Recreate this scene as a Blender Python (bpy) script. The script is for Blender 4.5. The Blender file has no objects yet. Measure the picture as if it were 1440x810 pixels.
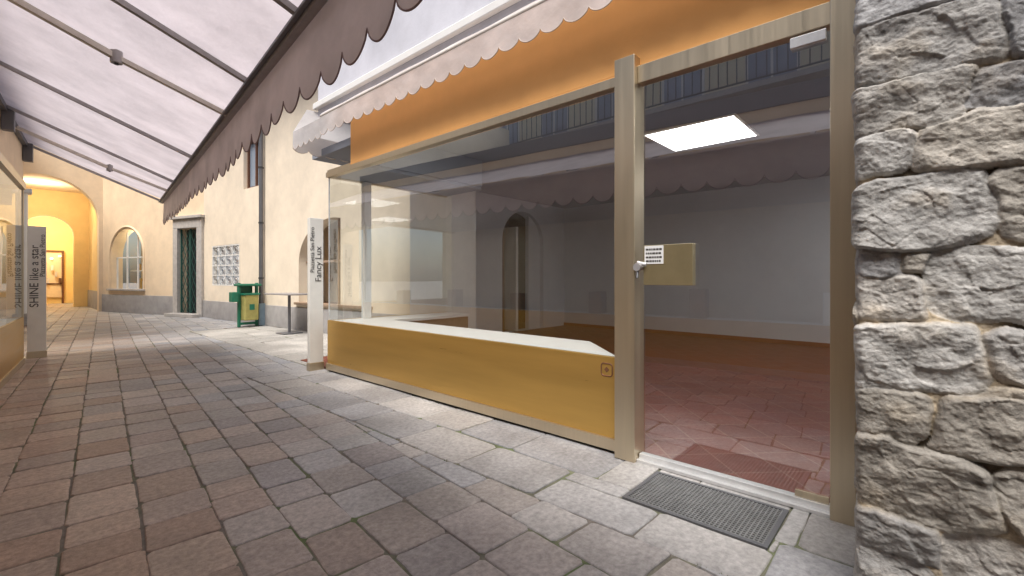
import bpy, bmesh, math, random
import numpy as np
from mathutils import Vector, Matrix, noise
random.seed(7)
R=math.radians
scn=bpy.context.scene
col=scn.collection

# ------------------------------------------------------------ materials
def newmat(name):
    m=bpy.data.materials.new(name); m.use_nodes=True
    nt=m.node_tree; nt.nodes.clear()
    o=nt.nodes.new('ShaderNodeOutputMaterial')
    return m,nt,o
def N(nt,t,**k):
    n=nt.nodes.new(t)
    for a,b in k.items(): setattr(n,a,b)
    return n
def rough_mat(name,c,rough=.8,metal=0.0,var=.12,scale=6.0,bump=.15,bscale=60.0,attr=False,c2=None,spec=.4,dirt=0.0,bdist=.01,stain=0.0,stscale=1.1,stretch=None,rvar=0.0):
    m,nt,o=newmat(name); L=nt.links
    p=N(nt,'ShaderNodeBsdfPrincipled')
    p.inputs['Roughness'].default_value=rough; p.inputs['Metallic'].default_value=metal
    p.inputs['Specular IOR Level'].default_value=spec
    tc=N(nt,'ShaderNodeTexCoord'); vec=tc.outputs['Object']
    if stretch:
        mp=N(nt,'ShaderNodeMapping'); mp.inputs['Scale'].default_value=stretch; L.new(vec,mp.inputs[0]); vec=mp.outputs[0]
    n1=N(nt,'ShaderNodeTexNoise'); n1.inputs['Scale'].default_value=scale; n1.inputs['Detail'].default_value=5; n1.inputs['Roughness'].default_value=.65
    L.new(vec,n1.inputs['Vector'])
    ramp=N(nt,'ShaderNodeMapRange'); ramp.inputs['From Min'].default_value=.3; ramp.inputs['From Max'].default_value=.7
    ramp.inputs['To Min'].default_value=1-var; ramp.inputs['To Max'].default_value=1+var
    L.new(n1.outputs['Fac'],ramp.inputs['Value'])
    mul=N(nt,'ShaderNodeMix',data_type='RGBA',blend_type='MULTIPLY'); mul.inputs['Factor'].default_value=1
    if attr:
        a=N(nt,'ShaderNodeAttribute',attribute_name='Col'); L.new(a.outputs['Color'],mul.inputs['A'])
    elif c2:
        n3=N(nt,'ShaderNodeTexNoise'); n3.inputs['Scale'].default_value=scale*.12; n3.inputs['Detail'].default_value=4
        L.new(tc.outputs['Object'],n3.inputs['Vector'])
        mr=N(nt,'ShaderNodeMapRange'); mr.inputs['From Min'].default_value=.46; mr.inputs['From Max'].default_value=.66
        L.new(n3.outputs['Fac'],mr.inputs['Value'])
        mx=N(nt,'ShaderNodeMix',data_type='RGBA'); mx.inputs['A'].default_value=(*c,1); mx.inputs['B'].default_value=(*c2,1)
        L.new(mr.outputs['Result'],mx.inputs['Factor']); L.new(mx.outputs['Result'],mul.inputs['A'])
    else: mul.inputs['A'].default_value=(*c,1)
    L.new(ramp.outputs['Result'],mul.inputs['B'])
    last=mul.outputs['Result']
    def mult(val,last):
        m2=N(nt,'ShaderNodeMix',data_type='RGBA',blend_type='MULTIPLY'); m2.inputs['Factor'].default_value=1
        L.new(last,m2.inputs['A']); L.new(val,m2.inputs['B']); return m2.outputs['Result']
    if rvar>0:
        mq=N(nt,'ShaderNodeMapRange'); mq.inputs['From Min'].default_value=.3; mq.inputs['From Max'].default_value=.7
        mq.inputs['To Min'].default_value=rough-rvar; mq.inputs['To Max'].default_value=rough+rvar; L.new(n1.outputs['Fac'],mq.inputs['Value']); L.new(mq.outputs['Result'],p.inputs['Roughness'])
    if dirt>0:
        sx=N(nt,'ShaderNodeSeparateXYZ'); g=N(nt,'ShaderNodeNewGeometry'); L.new(g.outputs['Position'],sx.inputs[0])
        n4=N(nt,'ShaderNodeTexNoise'); n4.inputs['Scale'].default_value=3; n4.inputs['Detail'].default_value=5
        L.new(g.outputs['Position'],n4.inputs['Vector'])
        ad=N(nt,'ShaderNodeMath',operation='MULTIPLY_ADD'); ad.inputs[1].default_value=-.9; L.new(n4.outputs['Fac'],ad.inputs[0]); L.new(sx.outputs['Z'],ad.inputs[2])
        mr=N(nt,'ShaderNodeMapRange'); mr.inputs['From Min'].default_value=-.4; mr.inputs['From Max'].default_value=.35
        mr.inputs['To Min'].default_value=1-dirt; mr.inputs['To Max'].default_value=1; L.new(ad.outputs[0],mr.inputs['Value'])
        last=mult(mr.outputs['Result'],last)
    if stain>0:
        n5=N(nt,'ShaderNodeTexNoise'); n5.inputs['Scale'].default_value=stscale; n5.inputs['Detail'].default_value=7; n5.inputs['Roughness'].default_value=.7
        L.new(tc.outputs['Object'],n5.inputs['Vector'])
        mr=N(nt,'ShaderNodeMapRange'); mr.inputs['From Min'].default_value=.35; mr.inputs['From Max'].default_value=.6
        mr.inputs['To Min'].default_value=1-stain; mr.inputs['To Max'].default_value=1.05; L.new(n5.outputs['Fac'],mr.inputs['Value'])
        last=mult(mr.outputs['Result'],last)
        mr2=N(nt,'ShaderNodeMapRange'); mr2.inputs['From Min'].default_value=.35; mr2.inputs['From Max'].default_value=.65
        mr2.inputs['To Min'].default_value=rough-.14; mr2.inputs['To Max'].default_value=rough+.12; L.new(n5.outputs['Fac'],mr2.inputs['Value']); L.new(mr2.outputs['Result'],p.inputs['Roughness'])
    L.new(last,p.inputs['Base Color'])
    if bump>0:
        n2=N(nt,'ShaderNodeTexNoise'); n2.inputs['Scale'].default_value=bscale; n2.inputs['Detail'].default_value=4; n2.inputs['Roughness'].default_value=.7
        L.new(vec,n2.inputs['Vector'])
        b=N(nt,'ShaderNodeBump'); b.inputs['Strength'].default_value=bump; b.inputs['Distance'].default_value=bdist
        L.new(n2.outputs['Fac'],b.inputs['Height']); L.new(b.outputs['Normal'],p.inputs['Normal'])
    L.new(p.outputs[0],o.inputs[0])
    return m
def glass_mat(name,tint=(.95,.97,.96),base=.06,edge=1.0,rough=.0):
    m,nt,o=newmat(name); L=nt.links
    t=N(nt,'ShaderNodeBsdfTransparent'); t.inputs[0].default_value=(*tint,1)
    g=N(nt,'ShaderNodeBsdfGlossy'); g.inputs['Roughness'].default_value=rough; g.inputs[0].default_value=(.94,.98,1,1)
    f=N(nt,'ShaderNodeLayerWeight'); f.inputs[0].default_value=.5
    pw=N(nt,'ShaderNodeMath',operation='POWER'); pw.inputs[1].default_value=5; L.new(f.outputs['Facing'],pw.inputs[0])
    sc=N(nt,'ShaderNodeMath',operation='MULTIPLY_ADD'); sc.inputs[1].default_value=edge-base; sc.inputs[2].default_value=base; L.new(pw.outputs[0],sc.inputs[0])
    mu=N(nt,'ShaderNodeMath',operation='MINIMUM'); mu.inputs[1].default_value=.95
    L.new(sc.outputs[0],mu.inputs[0])
    tc=N(nt,'ShaderNodeTexCoord'); n=N(nt,'ShaderNodeTexNoise'); n.inputs['Scale'].default_value=.9; L.new(tc.outputs['Object'],n.inputs['Vector'])
    b=N(nt,'ShaderNodeBump'); b.inputs['Strength'].default_value=.05; b.inputs['Distance'].default_value=.02
    L.new(n.outputs['Fac'],b.inputs['Height']); L.new(b.outputs['Normal'],g.inputs['Normal'])
    mx=N(nt,'ShaderNodeMixShader'); L.new(mu.outputs[0],mx.inputs[0]); L.new(t.outputs[0],mx.inputs[1]); L.new(g.outputs[0],mx.inputs[2])
    L.new(mx.outputs[0],o.inputs[0]); return m
def cloth_mat(name,c,trans=.5,stripe=0.0):
    m,nt,o=newmat(name); L=nt.links
    tc=N(nt,'ShaderNodeTexCoord')
    n=N(nt,'ShaderNodeTexNoise'); n.inputs['Scale'].default_value=1.6; n.inputs['Detail'].default_value=6
    mp=N(nt,'ShaderNodeMapping'); mp.inputs['Scale'].default_value=(1,2.2,3)
    L.new(tc.outputs['Object'],mp.inputs[0]); L.new(mp.outputs[0],n.inputs['Vector'])
    mr=N(nt,'ShaderNodeMapRange'); mr.inputs['From Min'].default_value=.3; mr.inputs['From Max'].default_value=.7
    mr.inputs['To Min'].default_value=.82; mr.inputs['To Max'].default_value=1.08; L.new(n.outputs['Fac'],mr.inputs['Value'])
    mul=N(nt,'ShaderNodeMix',data_type='RGBA',blend_type='MULTIPLY'); mul.inputs['Factor'].default_value=1
    mul.inputs['A'].default_value=(*c,1); L.new(mr.outputs['Result'],mul.inputs['B'])
    d=N(nt,'ShaderNodeBsdfDiffuse'); t=N(nt,'ShaderNodeBsdfTranslucent'); g=N(nt,'ShaderNodeBsdfGlossy'); g.inputs['Roughness'].default_value=.42
    g.inputs[0].default_value=(.8,.8,.8,1)
    L.new(mul.outputs['Result'],d.inputs[0]); L.new(mul.outputs['Result'],t.inputs[0])
    n2=N(nt,'ShaderNodeTexNoise'); n2.inputs['Scale'].default_value=5; n2.inputs['Detail'].default_value=4; L.new(tc.outputs['Object'],n2.inputs['Vector'])
    b=N(nt,'ShaderNodeBump'); b.inputs['Strength'].default_value=.4; b.inputs['Distance'].default_value=.035; L.new(n2.outputs['Fac'],b.inputs['Height'])
    for q in (d,t,g): L.new(b.outputs['Normal'],q.inputs['Normal'])
    mx=N(nt,'ShaderNodeMixShader'); mx.inputs[0].default_value=trans; L.new(d.outputs[0],mx.inputs[1]); L.new(t.outputs[0],mx.inputs[2])
    m2=N(nt,'ShaderNodeMixShader'); m2.inputs[0].default_value=.07; L.new(mx.outputs[0],m2.inputs[1]); L.new(g.outputs[0],m2.inputs[2])
    L.new(m2.outputs[0],o.inputs[0]); return m
def emis_mat(name,c,s):
    m,nt,o=newmat(name); e=N(nt,'ShaderNodeEmission'); e.inputs[0].default_value=(*c,1); e.inputs[1].default_value=s
    nt.links.new(e.outputs[0],o.inputs[0]); return m
def tile_mat(name):
    m,nt,o=newmat(name); L=nt.links
    p=N(nt,'ShaderNodeBsdfPrincipled')
    tc=N(nt,'ShaderNodeTexCoord'); mp=N(nt,'ShaderNodeMapping'); mp.inputs['Rotation'].default_value=(0,0,R(45))
    L.new(tc.outputs['Object'],mp.inputs[0])
    b=N(nt,'ShaderNodeTexBrick'); b.offset=0; b.inputs['Scale'].default_value=1; b.inputs['Brick Width'].default_value=.3; b.inputs['Row Height'].default_value=.3
    b.inputs['Mortar Size'].default_value=.007; b.inputs['Mortar Smooth'].default_value=.2; b.inputs['Bias'].default_value=0
    b.inputs['Color1'].default_value=(.20,.045,.022,1); b.inputs['Color2'].default_value=(.155,.034,.018,1); b.inputs['Mortar'].default_value=(.24,.11,.075,1)
    L.new(mp.outputs[0],b.inputs['Vector'])
    n=N(nt,'ShaderNodeTexNoise'); n.inputs['Scale'].default_value=7; n.inputs['Detail'].default_value=5; L.new(tc.outputs['Object'],n.inputs['Vector'])
    mr=N(nt,'ShaderNodeMapRange'); mr.inputs['To Min'].default_value=.75; mr.inputs['To Max'].default_value=1.25; L.new(n.outputs['Fac'],mr.inputs['Value'])
    mul=N(nt,'ShaderNodeMix',data_type='RGBA',blend_type='MULTIPLY'); mul.inputs['Factor'].default_value=1
    L.new(b.outputs['Color'],mul.inputs['A']); L.new(mr.outputs['Result'],mul.inputs['B']); L.new(mul.outputs['Result'],p.inputs['Base Color'])
    mr3=N(nt,'ShaderNodeMapRange'); mr3.inputs['To Min'].default_value=.4; mr3.inputs['To Max'].default_value=.65; L.new(n.outputs['Fac'],mr3.inputs['Value']); L.new(mr3.outputs['Result'],p.inputs['Roughness'])
    bp=N(nt,'ShaderNodeBump'); bp.invert=True; bp.inputs['Strength'].default_value=.4; bp.inputs['Distance'].default_value=.004; L.new(b.outputs['Fac'],bp.inputs['Height']); L.new(bp.outputs['Normal'],p.inputs['Normal'])
    L.new(p.outputs[0],o.inputs[0]); return m

M={}
M['cream']=rough_mat('cream_plaster',(.83,.72,.57),.9,var=.06,scale=2.5,bump=.25,bscale=25,dirt=.18,stain=.07,stscale=.7)
M['peach']=rough_mat('peach_plaster',(.83,.66,.46),.9,var=.07,scale=2.5,bump=.25,bscale=25,dirt=.15,stain=.07,stscale=.7)
M['ochre']=rough_mat('ochre_plaster',(.85,.62,.28),.9,var=.07,scale=2,bump=.2,bscale=25)
M['orange']=rough_mat('orange_fascia',(.90,.47,.16),.75,var=.05,scale=2,bump=.12,bscale=40)
M['white']=rough_mat('white_plaster',(.60,.60,.65),.85,var=.05,scale=2,bump=.15,bscale=30,stain=.14,stscale=.8)
M['whitep']=rough_mat('white_paint',(.80,.79,.76),.5,var=.04,scale=4,bump=.05)
M['grayin']=rough_mat('grey_interior_paint',(.64,.66,.70),.85,var=.04,scale=1.5,bump=.08,bscale=40)
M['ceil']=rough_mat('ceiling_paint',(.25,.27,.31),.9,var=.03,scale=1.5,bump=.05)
M['plinth']=rough_mat('grey_plinth',(.42,.40,.39),.85,var=.14,scale=4,bump=.4,bscale=30,dirt=.25)
M['stonetrim']=rough_mat('stone_trim',(.46,.43,.40),.8,var=.15,scale=9,bump=.35,bscale=50)
M['champ']=rough_mat('champagne_metal',(.60,.51,.37),.34,.85,var=.05,scale=30,bump=.04,bscale=90,stretch=(1,1,.03),rvar=.06,bdist=.002)
M['gold']=rough_mat('gold_panel',(.60,.37,.105),.33,.72,var=.06,scale=9,bump=.04,bscale=40,stretch=(1,.08,1),rvar=.06,bdist=.003)
M['lockgold']=rough_mat('brass_box',(.52,.44,.26),.3,.8,var=.06,scale=8,bump=.03)
M['alu']=rough_mat('aluminium',(.70,.70,.70),.38,.6,var=.08,scale=20,bump=.05)
M['dark']=rough_mat('dark_metal',(.06,.06,.065),.45,.4,var=.1,bump=.05)
M['darkgrey']=rough_mat('dark_grey_metal',(.15,.15,.16),.45,.4,var=.1,bump=.05)
M['greymetal']=rough_mat('grey_tube',(.36,.34,.34),.45,.3,var=.12,scale=14,bump=.08)
M['grate']=rough_mat('galvanised_bars',(.24,.24,.24),.5,.4,var=.2,scale=14,bump=.08)
M['palearm']=rough_mat('pale_arm',(.68,.63,.56),.5,.1,var=.1,scale=14,bump=.05)
M['green']=rough_mat('green_paint',(.02,.17,.10),.4,0,var=.12,scale=10,bump=.05)
M['gate']=rough_mat('gate_paint',(.04,.11,.09),.5,0,var=.12,scale=10,bump=.05)
M['teal']=rough_mat('dark_teal_door',(.012,.018,.02),.5,0,var=.12,scale=10,bump=.1)
M['binyellow']=rough_mat('bin_body',(.42,.38,.13),.45,.2,var=.15,scale=8,bump=.06)
M['sign']=rough_mat('sign_panel',(.80,.78,.72),.45,0,var=.05,scale=5,bump=.02)
M['ink']=rough_mat('sign_lettering',(.05,.045,.04),.6,0,var=.02,bump=0)
M['wood']=rough_mat('brown_wood',(.14,.06,.03),.5,0,var=.2,scale=12,bump=.1)
M['brownsill']=rough_mat('brown_sill',(.36,.25,.17),.6,0,var=.15,scale=9,bump=.15)
M['terra']=rough_mat('terracotta_skirting',(.26,.08,.05),.5,0,var=.1,bump=.05)
M['tiles']=tile_mat('terracotta_tiles')
M['paver']=rough_mat('stone_pavers',(1,1,1),.60,0,var=.27,scale=34,bump=.7,bscale=90,attr=True,spec=.4,bdist=.006,stain=.28,stscale=1.6)
M['joint']=rough_mat('paver_joint',(.19,.165,.14),.95,0,var=.3,scale=12,bump=.5,bscale=120,c2=(.13,.17,.07))
M['rock']=rough_mat('rubble_stone',(1,1,1),.9,0,var=.26,scale=40,bump=.85,bscale=110,attr=True,spec=.2,bdist=.006,stain=.3,stscale=9)
M['ground']=rough_mat('ground_dirt',(.22,.20,.18),.95,0,var=.2,scale=2,bump=.2)
M['glass']=glass_mat('shop_glass',base=.27,edge=.9)
M['glass2']=glass_mat('window_glass',base=.05)
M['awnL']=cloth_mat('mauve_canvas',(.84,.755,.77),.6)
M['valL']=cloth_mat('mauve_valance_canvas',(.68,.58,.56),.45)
M['awnR']=cloth_mat('cream_canvas',(.84,.81,.80),.5)
M['pipeL']=rough_mat('valance_piping',(.24,.16,.15),.7,0,var=.1,bump=.1)
M['pipeR']=rough_mat('valance_piping_pale',(.55,.46,.40),.7,0,var=.1,bump=.1)
M['led']=emis_mat('lit_and_fill_panel',(1,.98,.96),8.0)  # shared by the real ceiling light and the added fill panels
M['warm']=emis_mat('lit_warm_lamp',(1,.75,.4),7.0)
M['paper']=rough_mat('paper',(.75,.75,.74),.8,0,var=.03,bump=0)
M['yellow']=rough_mat('yellow_facade',(.82,.72,.50),.9,0,var=.06,bump=.15)
M['bluewin']=rough_mat('window_panes',(.28,.34,.42),.12,0,var=.2,scale=1,bump=0,spec=.8)

# ------------------------------------------------------------ helpers
def empty(name,loc=(0,0,0),rz=0.0):
    e=bpy.data.objects.new(name,None); e.location=loc; e.rotation_euler=(0,0,rz); e.empty_display_size=.2; col.objects.link(e); return e
def mesh_obj(name,V,F,mat,parent=None,smooth=False):
    me=bpy.data.meshes.new(name); me.from_pydata([tuple(v) for v in V],[],F); me.update()
    if mat: me.materials.append(mat)
    if smooth: me.polygons.foreach_set('use_smooth',[True]*len(me.polygons))
    o=bpy.data.objects.new(name,me); col.objects.link(o)
    if parent: o.parent=parent
    return o
def box(name,x0,x1,y0,y1,z0,z1,mat,parent=None,bev=0.0):
    x0,x1=sorted((x0,x1)); y0,y1=sorted((y0,y1)); z0,z1=sorted((z0,z1))
    V=[(x0,y0,z0),(x1,y0,z0),(x1,y1,z0),(x0,y1,z0),(x0,y0,z1),(x1,y0,z1),(x1,y1,z1),(x0,y1,z1)]
    F=[(0,3,2,1),(4,5,6,7),(0,1,5,4),(1,2,6,5),(2,3,7,6),(3,0,4,7)]
    o=mesh_obj(name,V,F,mat,parent)
    if bev>0:
        b=o.modifiers.new('b','BEVEL'); b.width=bev; b.segments=2; b.limit_method='ANGLE'
    return o
def multi_box(name,boxes,mat,parent=None,bev=0):
    V=[];F=[]
    for (x0,x1,y0,y1,z0,z1) in boxes:
        k=len(V)
        V+=[(x0,y0,z0),(x1,y0,z0),(x1,y1,z0),(x0,y1,z0),(x0,y0,z1),(x1,y0,z1),(x1,y1,z1),(x0,y1,z1)]
        F+=[tuple(k+i for i in f) for f in [(0,3,2,1),(4,5,6,7),(0,1,5,4),(1,2,6,5),(2,3,7,6),(3,0,4,7)]]
    o=mesh_obj(name,V,F,mat,parent)
    if bev>0:
        b=o.modifiers.new('b','BEVEL'); b.width=bev; b.segments=2
    return o
def tube(name,pts,r,mat,parent=None,cyc=False,res=3):
    cu=bpy.data.curves.new(name,'CURVE'); cu.dimensions='3D'; cu.bevel_depth=r; cu.bevel_resolution=res; cu.use_fill_caps=True
    s=cu.splines.new('POLY'); s.points.add(len(pts)-1)
    for i,p in enumerate(pts): s.points[i].co=(*p,1)
    s.use_cyclic_u=cyc
    cu.materials.append(mat)
    o=bpy.data.objects.new(name,cu); col.objects.link(o)
    if parent: o.parent=parent
    return o
def beam(name,p0,p1,w,h,mat,parent=None):
    p0=Vector(p0);p1=Vector(p1);d=(p1-p0);L=d.length;d.normalize()
    up=Vector((0,0,1)); s=d.cross(up); 
    if s.length<1e-3: s=Vector((1,0,0))
    s.normalize(); u=s.cross(d).normalized()
    V=[]
    for q in (p0,p1):
        for a,b in ((-1,-1),(1,-1),(1,1),(-1,1)): V.append(q+s*a*w/2+u*b*h/2)
    return mesh_obj(name,V,[(0,1,2,3),(7,6,5,4),(0,4,5,1),(1,5,6,2),(2,6,7,3),(3,7,4,0)],mat,parent)
def text(name,s,size,mat,parent,loc,mode='signY',align='LEFT'):
    cu=bpy.data.curves.new(name,'FONT'); cu.body=s; cu.size=size; cu.extrude=.0008; cu.align_x=align; cu.align_y='CENTER'; cu.materials.append(mat)
    o=bpy.data.objects.new(name,cu); col.objects.link(o)
    cols=[(0,0,1),(-1,0,0),(0,-1,0)]
    m=Matrix.Identity(4)
    for j,c in enumerate(cols):
        for i in range(3): m[i][j]=c[i]
    m.translation=Vector(loc)
    o.parent=parent; o.matrix_local=m
    return o
def arch_wall(name,Ln,H,ops,thick,mat,parent,face=-1):
    """wall in local plane x=0 from y=0..Ln; openings (y0,y1,zsill,zspring,rise) cut through; depth +x"""
    ys={0.0,Ln}
    for (a,b,s,sp,rise) in ops:
        n=28 if rise>0 else 1
        for i in range(n+1):
            ys.add(round((a+b)/2-math.cos(math.pi*i/n)*(b-a)/2,5))
    ys=sorted(ys); V=[];F=[]
    def q(a,b,c,d):
        k=len(V); V.extend([a,b,c,d]); F.append((k,k+1,k+2,k+3))
    def top(op,y):
        a,b,s,sp,rise=op; t=max(-1,min(1,(y-(a+b)/2)/((b-a)/2)))
        return sp+rise*math.sqrt(max(0,1-t*t))
    for y0,y1 in zip(ys[:-1],ys[1:]):
        ym=(y0+y1)/2; op=None
        for o_ in ops:
            if o_[0]<ym<o_[1]: op=o_
        for x in (0,thick):
            if op is None: q((x,y0,0),(x,y1,0),(x,y1,H),(x,y0,H))
            else:
                if op[2]>0: q((x,y0,0),(x,y1,0),(x,y1,op[2]),(x,y0,op[2]))
                q((x,y0,top(op,y0)),(x,y1,top(op,y1)),(x,y1,H),(x,y0,H))
        if op is not None:
            q((0,y0,top(op,y0)),(0,y1,top(op,y1)),(thick,y1,top(op,y1)),(thick,y0,top(op,y0)))
            if op[2]>0: q((0,y0,op[2]),(0,y1,op[2]),(thick,y1,op[2]),(thick,y0,op[2]))
    for op in ops:
        for y in (op[0],op[1]): q((0,y,op[2]),(thick,y,op[2]),(thick,y,op[3]),(0,y,op[3]))
    for y in (0,Ln): q((0,y,0),(thick,y,0),(thick,y,H),(0,y,H))
    q((0,0,H),(thick,0,H),(thick,Ln,H),(0,Ln,H))
    return mesh_obj(name,V,F,mat,parent)
def valance(name,p0,p1,ztop,zbot,pitch,depth,mat,pmat,parent,wave=.012,seed=0):
    p0=Vector(p0);p1=Vector(p1);d=p1-p0;L=d.length;d.normalize();n=Vector((-d.y,d.x,0))
    k=max(1,round(L/pitch)); per=14; tot=k*per; V=[];F=[];bot=[]
    rows=5
    for i in range(tot+1):
        s=i/tot*L; ph=(i%per)/per
        lobe=abs(math.sin(math.pi*ph)); zb=zbot+depth*(1-lobe**.6)
        w=wave*(math.sin(s*2.1+seed)+.6*math.sin(s*5.3+seed*2)+.35*math.sin(s*13+seed))
        for r in range(rows):
            f=r/(rows-1); z=ztop+(zb-ztop)*f
            V.append(p0+d*s+n*w*f+Vector((0,0,z-p0.z)))
        bot.append(V[-1].copy())
    for i in range(tot):
        for r in range(rows-1):
            a=i*rows+r; F.append((a,a+rows,a+rows+1,a+1))
    o=mesh_obj(name,V,F,mat,parent,True)
    tube(name+'_piping',bot,.004,pmat,parent,res=1)
    return o

# ------------------------------------------------------------ ground
g=mesh_obj('ground',[(-150,-150,-.07),(150,-150,-.07),(150,150,-.07),(-150,150,-.07)],[(0,1,2,3)],M['ground'])
jb=mesh_obj('paving_joints',[(-8,-8,-.009),(6.5,-8,-.009),(6.5,34,-.009),(-8,34,-.009)],[(0,1,2,3)],M['joint'])
VP=[];FP=[];CP=[]
def clip(poly,a,b,c):
    out=[]
    for i in range(len(poly)):
        p=poly[i];q=poly[(i+1)%len(poly)]
        fp=a*p[0]+b*p[1]-c; fq=a*q[0]+b*q[1]-c
        if fp<=0: out.append(p)
        if (fp<0<fq) or (fq<0<fp):
            t=fp/(fp-fq); out.append((p[0]+(q[0]-p[0])*t,p[1]+(q[1]-p[1])*t))
    return out
def area(p): return abs(sum(p[i][0]*p[(i+1)%len(p)][1]-p[(i+1)%len(p)][0]*p[i][1] for i in range(len(p)))/2)
def add_paver(poly,c,inset=.004,h=None,wob=.006):
    if len(poly)<3 or area(poly)<.0025: return
    if sum(poly[i][0]*poly[(i+1)%len(poly)][1]-poly[(i+1)%len(poly)][0]*poly[i][1] for i in range(len(poly)))<0: poly=poly[::-1]
    cx=sum(p[0] for p in poly)/len(poly); cy=sum(p[1] for p in poly)/len(poly)
    P=[]
    for x,y in poly:
        l=math.hypot(x-cx,y-cy); f=max(.3,1-inset*1.5/l)
        P.append((cx+(x-cx)*f+random.uniform(-wob,wob),cy+(y-cy)*f+random.uniform(-wob,wob)))
    Q=[]
    for i in range(len(P)):
        a=P[i];b=P[(i+1)%len(P)]
        for tt in (.06,.3,.5,.7,.94):
            e=0 if tt in (.06,.94) else random.uniform(-.003,.003)
            Q.append((a[0]*(1-tt)+b[0]*tt+e,a[1]*(1-tt)+b[1]*tt+e))
    n=len(Q)
    if h is None: h=random.uniform(-.004,.001)
    tx,ty=random.uniform(-.012,.012),random.uniform(-.012,.012)
    k=len(VP)
    for (f,dz) in ((1,-.04),(1,-.006),(None,-.0015),(None,0)):
        for x,y in Q:
            l=math.hypot(x-cx,y-cy)
            ff=1 if f==1 else 1-(.004 if dz<0 else .012)/max(l,.03)
            X=cx+(x-cx)*ff; Y=cy+(y-cy)*ff
            VP.append((X,Y,h+dz+tx*(X-cx)+ty*(Y-cy))); CP.append(c)
    for r in range(3):
        for i in range(n):
            a=k+r*n+i; b=k+r*n+(i+1)%n; FP.append((a,b,b+n,a+n))
    FP.append(tuple(k+3*n+i for i in range(n)))
warm=[(.44,.32,.25),(.41,.295,.23),(.47,.36,.29),(.43,.335,.275),(.39,.295,.235),(.49,.385,.315)]
cool=[(.40,.39,.39),(.43,.415,.41),(.375,.37,.38),(.45,.435,.425),(.42,.40,.385),(.355,.36,.38)]
def pcol(x,y,bias=0):
    w=max(0,min(1,.92-(x-.2)*.62+bias+(.35 if y>7 else 0)+random.uniform(-.30,.3)))
    a=random.choice(warm); b=random.choice(cool); k=random.uniform(.84,1.08)
    return tuple((a[i]*w+b[i]*(1-w))*k for i in range(3))+(1,)
a6=R(6.03); d=(math.sin(a6),math.cos(a6)); e=(math.cos(a6),-math.sin(a6))
q=-3.0; rowi=0
while q<6.0:
    w=random.choice([.25,.28,.31,.29])
    s=-5+random.uniform(0,.3)
    while s<31:
        l=random.uniform(.22,.42)
        poly=[(e[0]*a+d[0]*b,e[1]*a+d[1]*b) for a,b in ((q,s),(q+w,s),(q+w,s+l),(q,s+l))]
        cx=poly[0][0]; cy=poly[0][1]
        poly1=clip(poly,1,0,1.94) if cy<6.3 else clip(poly,1,0,4.9)
        if cy>6.0 and cy<12.2:
            poly1=clip(poly,1,0,2.75)
        if poly1: add_paver(poly1,pcol(cx,cy))
        s+=l
    q+=w; rowi+=1
q=1.945
for w in (.42,.44):
    y=-5+random.uniform(0,.4)
    while y<6.2:
        l=random.uniform(.38,.7); y2=min(y+l,6.25)
        P=[(q,y),(q+w,y),(q+w,y2),(q,y2)]
        if q+w>2.25 and y2>.5 and y<1.23:
            pieces=[]
            pieces.append(clip(P,1,0,2.25)); 
            pieces.append(clip(clip(P,-1,0,-2.25),0,1,.505)); pieces.append(clip(clip(P,-1,0,-2.25),0,-1,-1.225))
            pieces.append(clip(clip(clip(P,-1,0,-2.70),0,-1,-.505),0,1,1.225))
        else: pieces=[P]
        k=random.uniform(.82,1.02); c=random.choice(cool[:5]); cc=(c[0]*k,c[1]*k,c[2]*k,1)
        for p in pieces:
            if p: add_paver(p,cc)
        y=y2
    q+=w
y=6.26
while y<12.2:
    l=random.uniform(.45,.8); x=2.76
    while x<5.0:
        w=random.uniform(.4,.9); k=random.uniform(.95,1.2)
        add_paver([(x,y),(x+w,y),(x+w,y+l),(x,y+l)],(.43*k,.41*k,.38*k,1),wob=.02)
        x+=w
    y+=l
pv=mesh_obj('stone_pavement',VP,FP,M['paver'])
at=pv.data.color_attributes.new('Col','FLOAT_COLOR','POINT'); at.data.foreach_set('color',np.array(CP,dtype=np.float32).ravel())

# moss and weed tufts along the joints (one object)
V=[];F=[]
rr=random.Random(11)
for _ in range(60):
    by_=rr.uniform(.5,6.0)
    if rr.random()<.4: bx_=1.94+rr.uniform(-.006,.006)
    else: bx_=2.775+rr.uniform(-.01,.005); by_=rr.uniform(1.6,5.7)
    for b_ in range(rr.randint(3,7)):
        x=bx_+rr.uniform(-.012,.006); y=by_+rr.uniform(-.03,.03); h=rr.uniform(.003,.012); an=rr.uniform(0,6.28); w=.0022
        k=len(V); dx,dy=math.cos(an)*w,math.sin(an)*w; lx,ly=rr.uniform(-.006,.006),rr.uniform(-.006,.006)
        V+=[(x-dx,y-dy,-.006),(x+dx,y+dy,-.006),(x+lx,y+ly,h)]; F.append((k,k+1,k+2))
mesh_obj('joint_weeds',V,F,rough_mat('weed_green',(.10,.13,.045),.8,0,var=.3,bump=0))

# door grate
gr=empty('door_scraper_grate',(0,0,0))
box('pit_floor',2.262,2.692,.518,1.212,-.0085,-.008,M['dark'],gr)
multi_box('frame',[(2.255,2.275,.51,1.22,-.03,.004),(2.68,2.70,.51,1.22,-.03,.004),(2.275,2.68,.51,.53,-.03,.004),(2.275,2.68,1.20,1.22,-.03,.004)],M['darkgrey'],gr)
bx=[]
n=34
for i in range(n): 
    y=.532+i*(.668/n); bx.append((2.275,2.68,y,y+.006,-.02,.0015))
for i in range(20):
    x=2.279+i*(.401/20); bx.append((x,x+.006,.53,1.20,-.02,.0025))
multi_box('bars',bx,M['grate'],gr)

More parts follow.
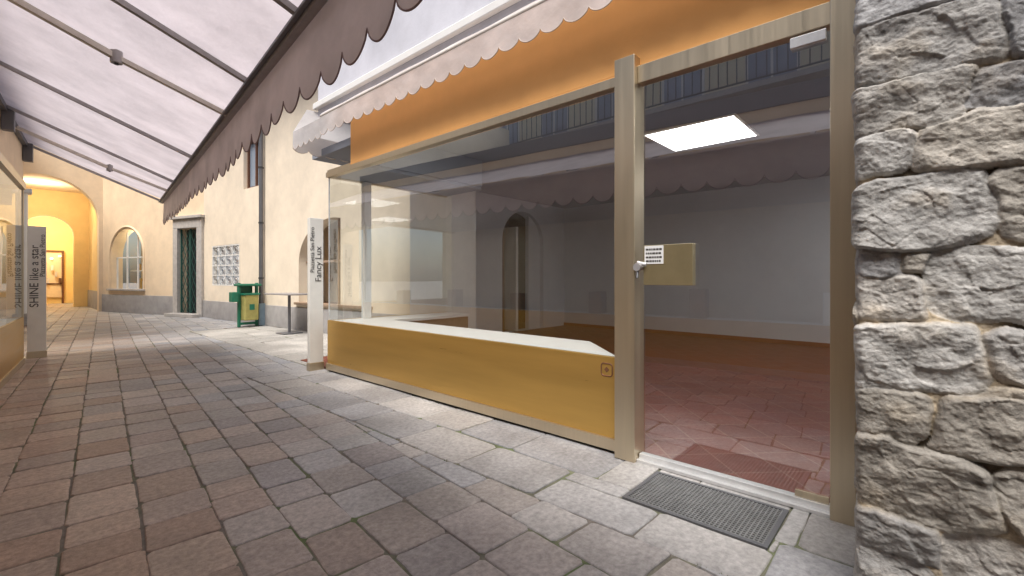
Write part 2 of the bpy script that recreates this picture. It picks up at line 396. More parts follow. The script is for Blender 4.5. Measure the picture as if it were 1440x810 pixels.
# ------------------------------------------------------------ rubble stone wall
stones=[(.172,-.187,2.06,1.866),(.172,-.105,1.86,1.69),(-.112,-.36,1.835,1.712),(.172,.02,1.683,1.555),(.012,-.36,1.703,1.535),
(.172,-.165,1.53,1.298),(-.175,-.40,1.512,1.318),(.172,-.0,1.214,1.06),(.172,.05,1.288,1.225),(.04,-.015,1.285,1.232),(-.022,-.36,1.288,1.072),
(.172,-.13,1.042,.828),(-.15,-.42,1.042,.885),(.168,-.005,.812,.658),(-.035,-.36,.84,.655),(.168,-.165,.648,.40),(-.175,-.42,.64,.42),
(.168,-.035,.392,.268),(-.05,-.40,.398,.2),(.168,-.01,.255,.08),(-.02,-.4,.19,.04),(-.2,-.38,2.06,1.85),(-.14,-.4,.872,.852)]
z=2.07
while z<3.7:
    h=random.uniform(.12,.24); y=.172
    while y>-.36:
        w=random.uniform(.14,.34); y2=max(y-w,-.4); 
        if y2<-.3: y2=-.42
        stones.append((y,y2+.012,z+h-.012,z)); y=y2
    z+=h
z=0
while z<3.7:
    h=random.uniform(.14,.25); y=-.43
    while y>-3.2:
        w=random.uniform(.18,.42); stones.append((y,y-w+.012,z+h-.012,z)); y-=w
    z+=h
z=0
while z<3.7:
    h=random.uniform(.14,.25); y=1.0
    while y>.19:
        w=random.uniform(.2,.4); stones.append((y,max(y-w,.18)+.012,z+h-.012,z)); y-=w
    z+=h
S=np.concatenate([np.arange(-3.0,-.3,.03),np.arange(-.3,.19,.0035),np.arange(.19,1.0,.02)])
Z=np.concatenate([np.arange(.1,2.32,.0035),np.arange(2.32,3.7,.03)]); Z=np.concatenate([[-.05,0.0,.05],Z])
SS,ZZ=np.meshgrid(S,Z); sh=SS.shape; s_=SS.ravel(); z_=ZZ.ravel(); npt=len(s_)
n1=np.empty(npt);n2=np.empty(npt);n3=np.empty(npt);n5=np.empty(npt);n6=np.empty(npt);cell=np.empty(npt);n7=np.empty(npt)
for i in range(npt):
    a=s_[i];b=z_[i]
    n1[i]=noise.noise(Vector((a*7,b*7,0.3))); n2[i]=noise.noise(Vector((a*7,b*7,7.7)))
    n3[i]=noise.fractal(Vector((a*10,b*14,3.1)),.85,2.1,6)
    vd,vp=noise.voronoi(Vector((a*9+n1[i]*.8,b*12+n2[i]*.8,1.5)))
    p=vp[0]; hx=math.sin(p[0]*12.9+p[1]*78.2+p[2]*37.7)*43758.5; hx-=math.floor(hx); cell[i]=(hx-.5)*.5*min(1,(vd[1]-vd[0])*5)+(a*9-p[0])*math.sin(hx*40)*.5+(b*12-p[1])*math.cos(hx*55)*.5
    n5[i]=noise.noise(Vector((a*38,b*42,2.2))); n6[i]=noise.fractal(Vector((a*70,b*85,9.2)),.75,2.0,4)
    n7[i]=noise.noise(Vector((a*16,b*16,5.5)))
wy=s_+.026*n1+.012*n7+.004*n5; wz=z_+.024*n2-.009*n7+.004*n5
best=np.full(npt,-1.0); idx=np.full(npt,-1)
for k,(ya,yb,zt,zb) in enumerate(stones):
    if abs(ya-.17)<.006: ya=.20
    cy=(ya+yb)/2; cz=(zt+zb)/2; ha=abs(ya-yb)/2+.012; hb=abs(zt-zb)/2+.011
    rot=random.uniform(-.10,.10); pw=random.uniform(3.4,6.5)
    dy=wy-cy; dz=wz-cz-dy*rot
    r_=((np.abs(dy)/ha)**pw+(np.abs(dz)/hb)**pw)**(1/pw)
    val=(1-r_)*min(ha,hb)
    val=np.where(val>0,val,-1)
    m=val>best; best=np.where(m,val,best); idx=np.where(m,k,idx)
prof=np.clip(best/.014,0,1)**.6
rs=np.random.RandomState(3)
ns=len(stones); off=rs.uniform(.015,.035,ns); tl=rs.uniform(-.16,.16,(ns,2)); cen=np.array([((a+b)/2,(c+d_)/2) for a,b,c,d_ in stones])
inn=idx>=0
ii=np.where(inn,idx,0)
hgt=np.where(inn,off[ii]+tl[ii,0]*(s_-cen[ii,0])+tl[ii,1]*(z_-cen[ii,1]),0)
disp=np.where(inn,prof*hgt+prof*(.008*n3+.011*cell-.002+.003*n7),0)+.0018*n5+.0022*n6+.002*n3
disp=np.where(inn,disp,disp-.003+.014*np.clip(n1,-.8,1))
V=[]
for i in range(npt):
    s=s_[i]; D=disp[i]
    if s<=.15: V.append((2.01-D,s,z_[i]))
    else:
        t=min(1,(s-.15)/.04); a=t*math.pi/2
        if s<.19: V.append((2.01-D*math.cos(a)+.03*(1-math.cos(a)),.15+.022*math.sin(a)+D*math.sin(a)*.35,z_[i]))
        else: V.append((2.04+(s-.19),.172+min(D,.03)*.35,z_[i]))
nr,nc=sh; F=[]
for r in range(nr-1):
    for c in range(nc-1):
        a=r*nc+c; F.append((a,a+nc,a+nc+1,a+1))
sw=mesh_obj('rubble_stone_wall',V,F,M['rock'],None,True)
scol=[(.42,.405,.385),(.47,.445,.41),(.36,.355,.355),(.44,.405,.355),(.49,.475,.45),(.40,.37,.325)]
sc=np.array([np.array(scol[rs.randint(6)])*rs.uniform(.84,1.06) for _ in range(ns)])
mort=np.array((.46,.385,.285))
C=np.where(inn[:,None],sc[ii],mort[None,:])
sm=np.clip(n1*1.1+n3*.5+(1-prof)*.7-.25,0,1)[:,None]; C=C*(1-sm*.5)+np.array((.53,.43,.30))*sm*.5
dk=np.where(inn,np.clip((-n3-.2)*.6,0,.35),0)[:,None]; C=C*(1-dk)
gap_shade=np.where(inn,0,np.clip(-n1*2.6-.05,0,.9))[:,None]; C=C*(1-gap_shade*.8)  # crevice shade put into the vertex colour where the mortar sinks
at=sw.data.color_attributes.new('Col','FLOAT_COLOR','POINT'); at.data.foreach_set('color',np.concatenate([C,np.ones((npt,1))],1).astype(np.float32).ravel())

# ------------------------------------------------------------ right shop building
SB=empty('corner_shop_building')
multi_box('door_post',[(2.72,2.86,1.385,1.53,0,2.655)],M['champ'],SB,.004)
multi_box('jamb_post',[(2.73,2.88,.235,.34,0,2.72)],M['champ'],SB,.004)
multi_box('door_header',[(2.765,2.84,.34,1.385,2.475,2.59)],M['champ'],SB,.003)
multi_box('window_top_rail',[(2.765,2.84,1.53,5.74,2.50,2.565)],M['champ'],SB,.003)
multi_box('window_bottom_rail',[(2.765,2.84,1.53,5.74,0.02,.10)],M['champ'],SB,.003)
box('bottom_gap',2.80,2.84,1.53,5.72,0,.02,M['dark'],SB)
box('window_stall_panel',2.785,2.825,1.53,5.735,.10,.655,M['gold'],SB,.002)
box('end_stall_panel',2.826,4.75,5.705,5.735,.0,.655,M['gold'],SB)
box('end_top_rail',2.841,4.75,5.69,5.74,2.50,2.565,M['champ'],SB)
mesh_obj('window_glass',[(2.80,1.53,.655),(2.80,5.72,.655),(2.80,5.72,2.50),(2.80,1.53,2.50)],[(3,2,1,0)],M['glass'],SB)
mesh_obj('end_glass',[(2.80,5.722,.655),(4.75,5.722,.655),(4.75,5.722,2.50),(2.80,5.722,2.50)],[(0,1,2,3)],M['glass2'],SB)
mesh_obj('door_glass',[(2.80,.34,.05),(2.80,1.385,.05),(2.80,1.385,2.475),(2.80,.34,2.475)],[(3,2,1,0)],M['glass'],SB)
box('corner_bead',2.794,2.806,5.714,5.726,.656,2.499,M['alu'],SB)
multi_box('door_threshold',[(2.745,2.86,.34,1.385,0,.02),(2.775,2.825,.345,1.38,.02,.05)],M['alu'],SB,.003)
box('door_rail_plate',2.785,2.798,.35,.50,.052,.085,M['champ'],SB,.002)
box('door_top_closer',2.77,2.795,.36,.52,2.41,2.465,M['alu'],SB,.003)
box('lock_box',2.745,2.795,1.02,1.335,1.155,1.41,M['lockgold'],SB,.003)
box('lock_notice',2.742,2.7445,1.20,1.325,1.29,1.405,M['paper'],SB)
ln=[]
for j,zz in enumerate((1.382,1.357,1.332,1.308)):
    y=1.315
    while y>1.215:
        w=random.uniform(.008,.02); ln.append((2.7405,2.7415,max(y-w,1.21),y,zz-.006,zz+.006)); y-=w+.004
multi_box('notice_print',ln,M['ink'],SB)
tube('lock_knob',[(2.80,1.36,1.27),(2.72,1.36,1.27)],.017,M['alu'],SB)
tube('lock_knob_head',[(2.735,1.36,1.27),(2.70,1.36,1.27)],.026,M['greymetal'],SB)
tube('latch_bar',[(2.735,1.37,1.30),(2.735,1.31,1.285)],.012,M['alu'],SB)
tube('latch_pull',[(2.72,1.36,1.26),(2.70,1.355,1.20)],.008,M['darkgrey'],SB)
mk=empty('panel_emblem'); 
mk.parent=SB
def roundmark(cy,cz,hw,r,x,n=6):
    P=[]
    for (sy,sz,a0) in ((1,1,0),(-1,1,90),(-1,-1,180),(1,-1,270)):
        for i in range(n+1):
            a=R(a0+90*i/n); P.append((x,cy+sy*(hw-r)+r*math.cos(a),cz+sz*(hw-r)+r*math.sin(a)))
    return P
tube('outline',roundmark(1.625,.565,.043,.02,2.784),.0045,M['wood'],mk,True,2)
mesh_obj('lozenge',[(2.783,1.625,.545),(2.783,1.605,.565),(2.783,1.625,.585),(2.783,1.645,.565)],[(0,1,2,3)],M['wood'],mk)
def prism(name,poly,z0,z1,mat,parent):
    n=len(poly); V=[(x,y,z0) for x,y in poly]+[(x,y,z1) for x,y in poly]
    F=[tuple(range(n))[::-1],tuple(range(n,2*n))]+[(i,(i+1)%n,n+(i+1)%n,n+i) for i in range(n)]
    return mesh_obj(name,V,F,mat,parent)
prism('display_shelf',[(2.83,1.56),(3.38,2.14),(3.38,5.14),(4.74,5.14),(4.74,5.70),(2.83,5.70)],.615,.652,M['whitep'],SB)
prism('display_base',[(2.84,1.60),(3.34,2.16),(3.34,5.18),(4.74,5.18),(4.74,5.69),(2.84,5.69)],0,.614,M['brownsill'],SB)
box('white_mullion',3.24,3.34,5.60,5.69,.653,2.5,M['whitep'],SB,.003)
box('white_pier',4.75,5.28,5.58,6.70,0,2.95,M['whitep'],SB)
box('tiled_floor',2.86,9.45,-.9,6.72,-.02,.012,M['tiles'],SB)
box('back_wall',9.4,9.6,-.9,6.9,.012,3.1,M['grayin'],SB)
box('side_wall',2.9,9.4,-1.1,-.9,0,3.1,M['grayin'],SB)
box('skirting',9.38,9.398,-.9,6.7,.013,.085,M['terra'],SB)
iw=empty('inner_wall_frame',(9.4,6.7,0),R(90)); iw.parent=SB
arch_wall('inner_arch_wall',4.12,3.1,[(.85,2.28,.012,2.0,.70)],.28,M['grayin'],iw)
box('back_room_wall',6.2,9.4,8.6,8.7,0,3.1,M['wood'],SB)
box('back_room_ceiling',6.1,9.5,6.99,8.7,3.101,3.2,M['whitep'],SB)
box('back_room_floor',6.2,9.4,6.73,8.6,-.01,.010,M['tiles'],SB)
box('back_room_side',6.1,6.2,6.99,8.6,0,3.1,M['wood'],SB); box('back_room_side_b',9.4,9.5,6.99,8.7,0,3.1,M['wood'],SB)
box('arch_infill_wall',8.12,8.545,6.80,6.90,.012,2.9,M['grayin'],SB)
box('arch_door_leaf',7.62,7.70,6.75,7.5,.02,2.35,M['whitep'],SB,.004)
box('arch_door_frame',7.20,7.30,6.80,6.95,.013,2.4,M['wood'],SB)
box('arch_dark_panel',7.72,8.05,7.4,7.46,.02,2.3,M['dark'],SB)
box('wall_notice',7.95,8.0,7.38,7.395,1.2,1.35,M['paper'],SB)
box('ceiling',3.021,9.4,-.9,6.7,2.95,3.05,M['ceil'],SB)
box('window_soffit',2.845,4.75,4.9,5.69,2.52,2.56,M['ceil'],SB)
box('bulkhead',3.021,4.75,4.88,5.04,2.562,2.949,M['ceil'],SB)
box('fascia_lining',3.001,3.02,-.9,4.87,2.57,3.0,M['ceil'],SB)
box('led_panel_frame',5.17,6.13,1.47,2.53,2.935,2.949,M['whitep'],SB)
for k,(x0,y0) in enumerate(((5.2,1.5),(3.4,-.85),(7.2,-.85),(3.06,3.0))):  # first is the shop's ceiling light; the other three are added interior fill
    box('led_panel_%d'%k,x0,x0+.9 if k<3 else x0+.5,y0,y0+1.0,2.930,2.934,M['led'],SB)
box('orange_fascia',2.80,3.0,-.9,5.17,2.592,3.34,M['orange'],SB)
box('fascia_end',3.001,4.72,5.06,5.17,2.60,3.34,M['orange'],SB)
box('window_roof',2.79,4.8,5.172,5.75,2.567,2.60,M['champ'],SB)
box('fascia_filler',2.80,2.99,1.535,5.169,2.567,2.590,M['orange'],SB)
box('roof_slab',5.3,9.6,5.96,8.7,3.25,3.34,M['stonetrim'],SB)
box('upper_storey',2.76,9.6,-3.5,5.95,3.345,6.0,M['white'],SB)
box('string_course',2.70,2.758,-3.5,5.98,3.42,3.50,M['whitep'],SB,.01)
box('roof_eave',2.5,9.8,-3.7,6.1,6.0,6.12,M['stonetrim'],SB)
box('stone_wall_backing',2.9,9.4,-3.5,-1.1,0,3.34,M['white'],SB)
tube('wall_bracket',[(2.76,2.62,3.86),(2.64,2.62,3.86),(2.58,2.62,3.80),(2.58,2.62,3.70)],.014,M['darkgrey'],SB)
RA=empty('cream_scalloped_awning')
valance('valance',(2.58,-1.0,3.20),(2.58,5.5,3.20),3.20,2.945,.2,.055,M['awnR'],M['pipeR'],RA,.006,1)
V=[];F=[]
for i in range(41):
    y=-1+6.5*i/40
    for j,(x,z) in enumerate(((2.575,3.20),(2.60,3.235),(2.68,3.285),(2.755,3.325))): V.append((x,y,z+.004*math.sin(i*1.3+j)))
for i in range(40):
    for j in range(3): a=i*4+j; F.append((a,a+4,a+5,a+1))
mesh_obj('folded_canvas',V,F,M['awnR'],RA,True)
tube('front_bar',[(2.59,-1,3.195),(2.59,5.5,3.195)],.018,M['palearm'],RA)
valance('end_valance',(2.62,6.4,3.2),(3.7,6.4,3.2),3.20,2.93,.2,.055,M['awnR'],M['pipeR'],RA,.006,2)
mesh_obj('end_canvas',[(2.62,6.4,3.2),(3.7,6.4,3.2),(3.7,5.96,3.40),(2.62,5.96,3.40)],[(0,1,2,3)],M['awnR'],RA)
valance('side_valance',(2.62,5.55,3.2),(2.62,6.4,3.2),3.20,2.95,.17,.05,M['awnR'],M['pipeR'],RA,.004,3)

# ------------------------------------------------------------ left shop (rotated frame)
LB=empty('opposite_shop_building',(-.84,0,0),-a6)
YE=9.52
box('stall_panel',-.03,0,-6,YE,.08,.65,M['gold'],LB)
box('bottom_rail',-.04,.012,-6,YE,0,.08,M['champ'],LB)
box('top_rail',-.04,.02,-6,YE,2.45,2.55,M['champ'],LB)
box('end_stall_panel',-3,-.031,YE-.03,YE,0,.65,M['gold'],LB)
box('end_top_rail',-3,-.041,YE-.03,YE+.01,2.45,2.55,M['champ'],LB)
for i,y in enumerate((-5.9,-1.6)): box('post_%d'%i,-.06,.04,y,y+.09,.0,2.56,M['champ'],LB,.003)
box('corner_post',-.05,.0,YE-.05,YE+.002,.65,2.45,M['champ'],LB)
mesh_obj('glass_front',[(-.01,-6,.65),(-.01,YE-.05,.65),(-.01,YE-.05,2.45),(-.01,-6,2.45)],[(0,1,2,3)],M['glass2'],LB)
mesh_obj('glass_end',[(-.05,YE-.01,.65),(-3,YE-.01,.65),(-3,YE-.01,2.45),(-.05,YE-.01,2.45)],[(0,1,2,3)],M['glass2'],LB)
box('fascia',-3,-.005,-6,YE-.02,2.56,3.3,M['peach'],LB)
box('roof_band',-3.2,.03,-6,YE+.1,3.3,3.52,M['darkgrey'],LB)
box('floor',-3,-.04,-6,YE-.04,.0,.02,M['tiles'],LB)
box('back_wall',-3.1,-3.0,-6,YE,0,3.29,M['cream'],LB)
box('ceiling',-3,-.04,-6,YE-.04,2.5,2.55,M['whitep'],LB)
box('display_shelf',-.5,-.04,-6,YE-.06,.6,.64,M['whitep'],LB)
for i in range(9):
    y=-4+i*1.55; box('display_goods_%d'%i,-.42,-.2,y,y+.22,.642,.85+.3*random.random(),random.choice([M['wood'],M['paper'],M['brownsill'],M['whitep']]),LB,.01)
LA=empty('mauve_scalloped_awning',(-.84,0,0),-a6)
xb,zb,zw=1.555,2.46,3.12; y0,y1=-3.5,9.55
V=[];F=[];ny=120;nx=14
ribs=[-2.6,-.9,.9,2.4,3.42,5.9,7.55,9.5]
for i in range(ny+1):
    y=y0+(y1-y0)*i/ny
    for j in range(nx+1):
        t=j/nx; sag=.028*math.sin(math.pi*t)*(1+.5*math.sin(y*3.7))+.006*math.sin(y*9+t*5)
        V.append((t*xb,y,zw+(zb+.02-zw)*t-sag*.6+.028))
for i in range(ny):
    for j in range(nx): a=i*(nx+1)+j; F.append((a,a+nx+1,a+nx+2,a+1))
mesh_obj('canvas',V,F,M['awnL'],LA,True)
for i,y in enumerate(ribs):
    beam('rafter_%d'%i,(0.02,y,zw-.015),(xb,y,zb-.0),.035,.03,M['greymetal'],LA)
for i,y in enumerate((4.15,-.1,8.3)):
    beam('folding_arm_%d'%i,(0.02,y,zw-.06),(xb*.58,y,zw+(zb-zw)*.58-.05),.05,.035,M['palearm'],LA)
    beam('folding_arm_fore_%d'%i,(xb*.58,y,zw+(zb-zw)*.58-.05),(xb,y,zb-.01),.042,.03,M['palearm'],LA)
    tube('arm_elbow_%d'%i,[(xb*.58,y,zw+(zb-zw)*.58-.09),(xb*.58,y,zw+(zb-zw)*.58-.01)],.034,M['greymetal'],LA)
    tube('arm_elbow_pin_%d'%i,[(xb*.58,y,zw+(zb-zw)*.58-.10),(xb*.58,y,zw+(zb-zw)*.58-.0)],.012,M['dark'],LA)
box('front_bar',xb-.02,xb+.025,y0,y1,zb-.03,zb+.025,M['greymetal'],LA,.006)
box('front_bar_lip',xb-.045,xb-.022,y0,y1,zb-.015,zb+.0,M['darkgrey'],LA)
box('wall_bar',0.0,.05,y0,y1,zw-.08,zw-.02,M['darkgrey'],LA)
for i,y in enumerate((.3,4.15,7.6,9.4)): 
    box('wall_bracket_%d'%i,.0,.10,y-.05,y+.05,zw-.28,zw-.03,M['darkgrey'],LA,.005)
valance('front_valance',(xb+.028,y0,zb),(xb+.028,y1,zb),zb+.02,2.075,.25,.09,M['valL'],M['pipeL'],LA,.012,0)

# ------------------------------------------------------------ sign pillars
def pillar(name,x0,x1,y):
    P=empty(name)
    box('panel',x0,x1,y,y+.07,.10,1.98,M['sign'],P,.004)
    box('base',x0-.008,x1+.008,y-.01,y+.08,0,.10,M['champ'],P,.004)
    return P
P1=pillar('shop_name_pillar',2.61,2.79,5.86)
text('place_name','Piazzetta San Pietro',.074,M['ink'],P1,(2.645,5.8575,1.27),'signY')
text('shop_name','Fancy Lux',.115,M['ink'],P1,(2.725,5.8575,1.15),'signY')
P2=pillar('shop_name_pillar',.20,.40,9.88)
text('place_name','Piazzetta San Pietro',.08,M['ink'],P2,(.36,9.8775,1.22),'signY')
text('shop_name','SHINE like a star',.135,M['ink'],P2,(.275,9.8775,.76),'signY')

# ------------------------------------------------------------ far cream building, wall A-B
WA=empty('cream_arcade_building',(4.9,6.8,0),R(5.06))
LAB=9.64
arch_wall('facade_wall',LAB,6.3,[(1.3,4.0,.62,1.55,.95),(7.15,9.0,.98,2.15,0),(1.4,2.3,3.3,4.7,0),(5.9,6.9,3.6,4.9,0)],.3,M['cream'],WA)
box('plinth_a',-.03,-.001,0.2,LAB,0,.52,M['plinth'],WA,.004)
box('arch_sill',-.07,.12,1.2,4.1,.585,.64,M['brownsill'],WA,.005)
mesh_obj('arch_glass',[(.2,1.3,.6),(.2,4.0,.6),(.2,4.0,2.6),(.2,1.3,2.6)],[(0,1,2,3)],M['glass2'],WA)
box('arch_mullion',.17,.2,2.62,2.68,.64,2.5,M['brownsill'],WA); box('arch_transom',.17,.2,1.3,4.0,1.55,1.6,M['brownsill'],WA)
box('arch_room_back',.9,1.0,.8,4.6,0,3,M['peach'],WA); box('arch_room_side',.31,.9,.7,.8,0,3,M['peach'],WA); box('arch_room_side_b',.31,.9,4.5,4.6,0,3,M['peach'],WA); box('arch_room_floor',.31,.9,.8,4.5,.5,.6,M['wood'],WA); box('arch_room_top',.31,.9,.8,4.5,2.9,3,M['peach'],WA)
for k,(a,b,s,t) in enumerate(((1.4,2.3,3.3,4.7),(5.9,6.9,3.6,4.9))):
    box('upper_window_pane_%d'%k,.15,.17,a,b,s,t,M['bluewin'],WA)
    multi_box('upper_window_frame_%d'%k,[(.10,.15,a,a+.06,s,t),(.10,.15,b-.06,b,s,t),(.10,.15,a+.06,b-.06,s,s+.06),(.10,.15,a+.06,b-.06,t-.06,t),(.10,.15,(a+b)/2-.03,(a+b)/2+.03,s+.06,t-.06)],M['wood'],WA)
box('grille_window_pane',.12,.14,7.15,9.0,.98,2.15,M['bluewin'],WA)
bb=[]
for i in range(5): y=7.17+i*.4475; bb.append((.0,.03,y,y+.03,.98,2.15))
for i in range(5): z=.985+i*.282; bb.append((.001,.029,7.15,9.0,z,z+.03))
multi_box('grille_bars',bb,M['whitep'],WA)
for i in range(4):
    for j in range(4):
        cy=7.17+.015+(i+.5)*.4475; cz=1.0+(j+.5)*.282
        for rr_ in (.115,.06):
            pts=[(.015,cy+rr_*1.5*math.cos(t*math.pi/5),cz+rr_*math.sin(t*math.pi/5)) for t in range(10)]
            tube('grille_scroll_%d_%d_%d'%(i,j,int(rr_*1000)),pts,.008,M['whitep'],WA,True,1)
box('eave_soffit',-.7,.3,-.3,LAB,6.3,6.42,M['whitep'],WA)
box('eave_gutter',-.8,-.7,-.3,LAB,6.32,6.45,M['darkgrey'],WA)
DP=empty('drain_pipe',(4.9,6.8,0),R(5.06))
tube('pipe',[(-.09,5.68,6.35),(-.09,5.68,.55)],.05,M['darkgrey'],DP)
for i,z in enumerate((1.2,2.6,4.0,5.4)): tube('clamp_%d'%i,[(-.09,5.68,z-.02),(-.09,5.68,z+.02)],.062,M['dark'],DP)
bl=rough_mat('blue_grey_cap',(.22,.30,.36),.5,.1,var=.1,bump=.05)
box('ground_sleeve',-.17,-.02,5.60,5.76,0,.56,bl,DP,.01)
WB=empty('portal_building',(4.05,16.4,0),R(17.96))
arch_wall('facade_wall',5.7,6.3,[(.23,1.2,.1,2.75,0),(3.2,5.15,.81,1.93,.97)],.35,M['peach'],WB)
box('plinth_a',-.03,-.001,1.45,5.7,0,.62,M['plinth'],WB,.004)
multi_box('door_surround',[(-.09,.02,-.02,.23,0,2.76),(-.09,.02,1.2,1.42,0,2.76),(-.09,.02,-.02,1.42,2.762,3.05)],M['stonetrim'],WB,.01)
box('door_cornice',-.16,.02,-.08,1.48,3.052,3.14,M['stonetrim'],WB,.01)
box('door_step',-.35,.3,.0,1.4,.0,.10,M['stonetrim'],WB,.01)
box('door_leaf',.22,.27,.23,1.2,.1,2.75,M['teal'],WB)
for k in range(-6,10):
    for sgn in (1,-1):
        ya=.24; yb=1.19; za=.1+k*.40
        def zc(y): return za+sgn*(y-ya)*1.9
        lo,hi=ya,yb
        inv=[(zz-za)/(1.9*sgn)+ya for zz in (.12,2.73)]; l2,h2=min(inv),max(inv)
        lo=max(lo,l2); hi=min(hi,h2)
        if hi-lo<.05: continue
        beam('lattice_%d_%s'%(k+8,'a' if sgn>0 else 'b'),(.03+(.012 if sgn>0 else 0),lo,zc(lo)),(.03+(.012 if sgn>0 else 0),hi,zc(hi)),.010,.014,M['gate'],WB)
multi_box('lattice_frame',[(.015,.06,.695,.735,.1,2.75),(.016,.06,.23,.26,.1,2.75),(.016,.06,1.17,1.2,.1,2.75)],M['gate'],WB)
box('arch_sill',-.09,.12,3.08,5.27,.765,.83,M['stonetrim'],WB,.01)
mesh_obj('arch_glass',[(.2,3.2,.8),(.2,5.15,.8),(.2,5.15,2.95),(.2,3.2,2.95)],[(0,1,2,3)],M['glass2'],WB)
pts=[(-.012,4.175-math.cos(math.pi*i/24)*1.04,1.93+1.04*math.sin(math.pi*i/24)) for i in range(25)]
tube('arch_moulding',[(-.012,3.135,.83)]+pts+[(-.012,5.215,.83)],.035,M['peach'],WB)
multi_box('arch_window_bars',[(.16,.2,3.2,5.15,1.9,1.94),(.16,.2,3.83,3.87,.83,2.8),(.16,.2,4.48,4.52,.83,2.8),(.16,.2,3.2,3.25,.83,1.93),(.16,.2,5.10,5.15,.83,1.93)],M['whitep'],WB)
box('display_back',1.1,1.2,2.9,5.5,.6,3.1,M['peach'],WB); box('display_floor',.36,1.1,2.9,5.5,.7,.8,M['whitep'],WB); box('display_top',.36,1.1,2.9,5.5,3,3.1,M['whitep'],WB)
box('display_shelf',.6,1.0,3.1,5.2,1.45,1.48,M['whitep'],WB)
for i in range(12):
    y=3.2+i*.16; 
    tube('display_item_%d'%i,[(.75,y,.8),(.75,y,.95+.25*random.random())],.04+.02*random.random(),random.choice([M['paper'],M['wood'],M['alu'],M['gold']]),WB)
    tube('display_item_upper_%d'%i,[(.8,y,1.48),(.8,y,1.58+.2*random.random())],.035,random.choice([M['paper'],M['wood'],M['alu'],M['gold']]),WB)
PT=empty('arched_portico',(2.31,21.8,0),R(90))
arch_wall('portico_wall',9,6.3,[(.12,2.95,0,3.25,1.42),(3.5,6.3,0,3.25,1.4)],.45,M['peach'],PT)
pin=empty('portico_inner',(4.4,0,0),0); pin.parent=PT
arch_wall('portico_inner_wall',9,6.0,[(.45,2.0,0,2.95,.78),(3.3,5.2,0,2.9,.9)],.4,M['ochre'],pin)
box('passage_side',.45,9.0,-.1,0,0,6,M['ochre'],PT)
box('passage_ceiling',.45,9.0,0,9,4.75,4.9,M['peach'],PT)
box('passage_plinth',.46,4.4,.001,.03,0,.7,M['plinth'],PT)
box('end_wall',8.6,8.8,0,9,0,4.7,M['ochre'],PT)
ps=empty('lit_shopfront',(2.31,21.8,0),R(90))
box('bright_window',8.5,8.59,.55,1.9,.3,2.4,M['peach'],ps)
multi_box('window_frames',[(8.44,8.5,.5,.58,0,2.5),(8.44,8.5,1.2,1.26,0,2.5),(8.44,8.5,1.88,1.96,0,2.5),(8.44,8.5,.58,1.88,2.42,2.5),(8.44,8.5,.58,1.88,.9,.96)],M['wood'],ps)
for i in range(5): tube('window_lamp_%d'%i,[(8.38,.65+i*.27,2.2-.12*(i%2)),(8.38,.65+i*.27,2.26-.12*(i%2))],.05,M['warm'],ps)
for i in range(10): box('goods_%d'%i,8.3,8.42,.6+i*.13,.68+i*.13,.96+.3*(i%3),1.2+.3*(i%3),random.choice([M['wood'],M['paper'],M['alu']]),ps)
CL=empty('white_column')
tube('shaft',[(.25,17.0,0.3),(.25,17.0,3.35)],.11,M['whitep'],CL); box('capital',.07,.43,16.82,17.18,3.35,3.47,M['whitep'],CL,.02); box('base',.08,.42,16.83,17.17,0,.3,M['stonetrim'],CL,.02)
PB=empty('portico_side_building')
box('side_body',-6,.1,10.6,21.8,3.54,6.3,M['cream'],PB)
# ------------------------------------------------------------ apartment block seen in reflections
AB=empty('yellow_apartment_building')
box('body',-14,-7.5,-14,16,0,8.6,M['yellow'],AB)
box('roof_slab',-14.5,-6.9,-14.5,16.5,8.6,8.8,M['stonetrim'],AB)
for fl,zf in enumerate((3.0,5.8)):
    box('balcony_slab_%d'%fl,-7.5,-6.5,-12,14,zf,zf+.14,M['stonetrim'],AB)
    rb=[(-6.54,-6.50,-12,14,zf+1.05,zf+1.1),(-6.54,-6.50,-12,14,zf+.2,zf+.23)]
    y=-12
    while y<14: rb.append((-6.53,-6.51,y,y+.025,zf+.23,zf+1.05)); y+=.22
    multi_box('balcony_rail_%d'%fl,rb,M['dark'],AB)
    for i in range(11):
        y=-11.5+i*2.3; box('window_%d_%d'%(fl,i),-7.52,-7.49,y,y+1.1,zf+.15,zf+2.3,M['bluewin'],AB)
        multi_box('window_frame_%d_%d'%(fl,i),[(-7.54,-7.48,y-.07,y,zf+.15,zf+2.37),(-7.54,-7.48,y+1.1,y+1.17,zf+.15,zf+2.37),(-7.54,-7.48,y,y+1.1,zf+2.3,zf+2.37),(-7.54,-7.48,y+.52,y+.58,zf+.15,zf+2.3)],M['whitep'],AB)

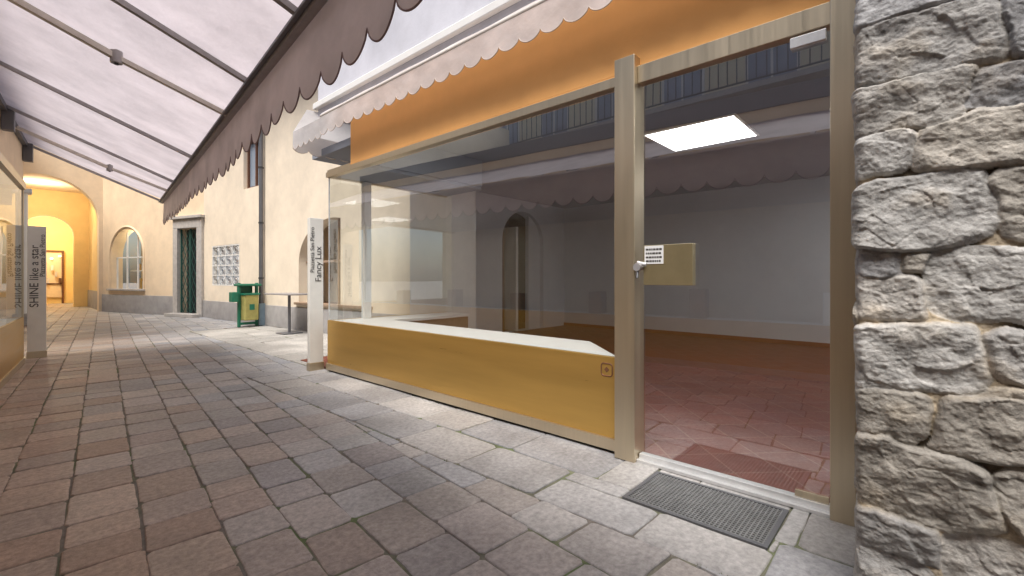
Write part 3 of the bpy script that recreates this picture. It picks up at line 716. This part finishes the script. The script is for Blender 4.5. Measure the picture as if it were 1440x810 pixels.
LBn=empty('litter_bin',(4.0,12.45,0),R(8))
box('body',-.17,.17,-.22,.16,.16,.80,M['binyellow'],LBn,.03)
multi_box('frame',[(-.24,-.18,-.05,.02,0,1.08),(.18,.24,-.05,.02,0,1.08),(-.18,.18,-.05,.02,0.05,.11)],M['green'],LBn,.01)
box('hood',-.25,.25,-.2,.18,1.0,1.06,M['green'],LBn,.02)
box('hood_back',-.18,.18,.12,.16,.80,1.0,M['green'],LBn,.01)
box('rim',-.19,.19,-.24,.18,.78,.83,M['green'],LBn,.01)
box('emblem_plate',-.06,.06,-.226,-.221,.42,.56,M['green'],LBn)
multi_box('side_ashtray',[(-.40,-.26,-.12,.08,.62,.86),(-.27,-.24,-.03,.0,.70,.76)],M['green'],LBn,.02)
HT=empty('bistro_table',(4.1,10.2,0),R(5))
box('top',-.28,.28,-.55,.55,.84,.87,M['greymetal'],HT,.008)
tube('stem',[(0,0,.02),(0,0,.84)],.03,M['darkgrey'],HT)
box('foot',-.2,.2,-.2,.2,0.003,.022,M['darkgrey'],HT,.004)

# ------------------------------------------------------------ lights
def point(name,loc,e,c,r=.1):
    l=bpy.data.lights.new(name,'POINT'); l.energy=e; l.color=c; l.shadow_soft_size=r
    o=bpy.data.objects.new(name,l); o.location=loc; col.objects.link(o)
point('passage_lamp',(.8,24.2,4.2),120,(1,.88,.66))
point('passage_lamp_inner',(1.0,28.2,3.6),280,(1,.88,.6))
point('window_display_lamp',(3.2,20.7,2.7),14,(1,.85,.6),.05)
sun_az=R(245); sun_el=R(60)
w=bpy.data.worlds.new('World'); scn.world=w; w.use_nodes=True; nt=w.node_tree
bg=nt.nodes['Background']; sky=nt.nodes.new('ShaderNodeTexSky'); sky.sky_type='NISHITA'; sky.sun_disc=False
sky.sun_elevation=sun_el; sky.sun_rotation=sun_az; sky.dust_density=3; sky.ozone_density=.8; sky.air_density=1
nt.links.new(sky.outputs[0],bg.inputs[0]); bg.inputs[1].default_value=.15
sl=bpy.data.lights.new('sun','SUN'); sl.energy=4.6; sl.angle=R(30); sl.color=(1,.975,.94)
so=bpy.data.objects.new('sun',sl); col.objects.link(so)
dirv=Vector((math.sin(sun_az)*math.cos(sun_el),math.cos(sun_az)*math.cos(sun_el),math.sin(sun_el)))
so.rotation_euler=dirv.to_track_quat('Z','Y').to_euler()
cd=bpy.data.cameras.new('camera'); cd.lens=16; cd.sensor_width=36; cd.shift_y=-.0097; cd.clip_start=.05; cd.clip_end=500
co=bpy.data.objects.new('camera',cd); co.location=(0,0,1.2); co.rotation_euler=(R(90),0,R(-47.97)); col.objects.link(co)
scn.camera=co
scn.view_settings.view_transform='Standard'; scn.view_settings.look='None'; scn.view_settings.exposure=0
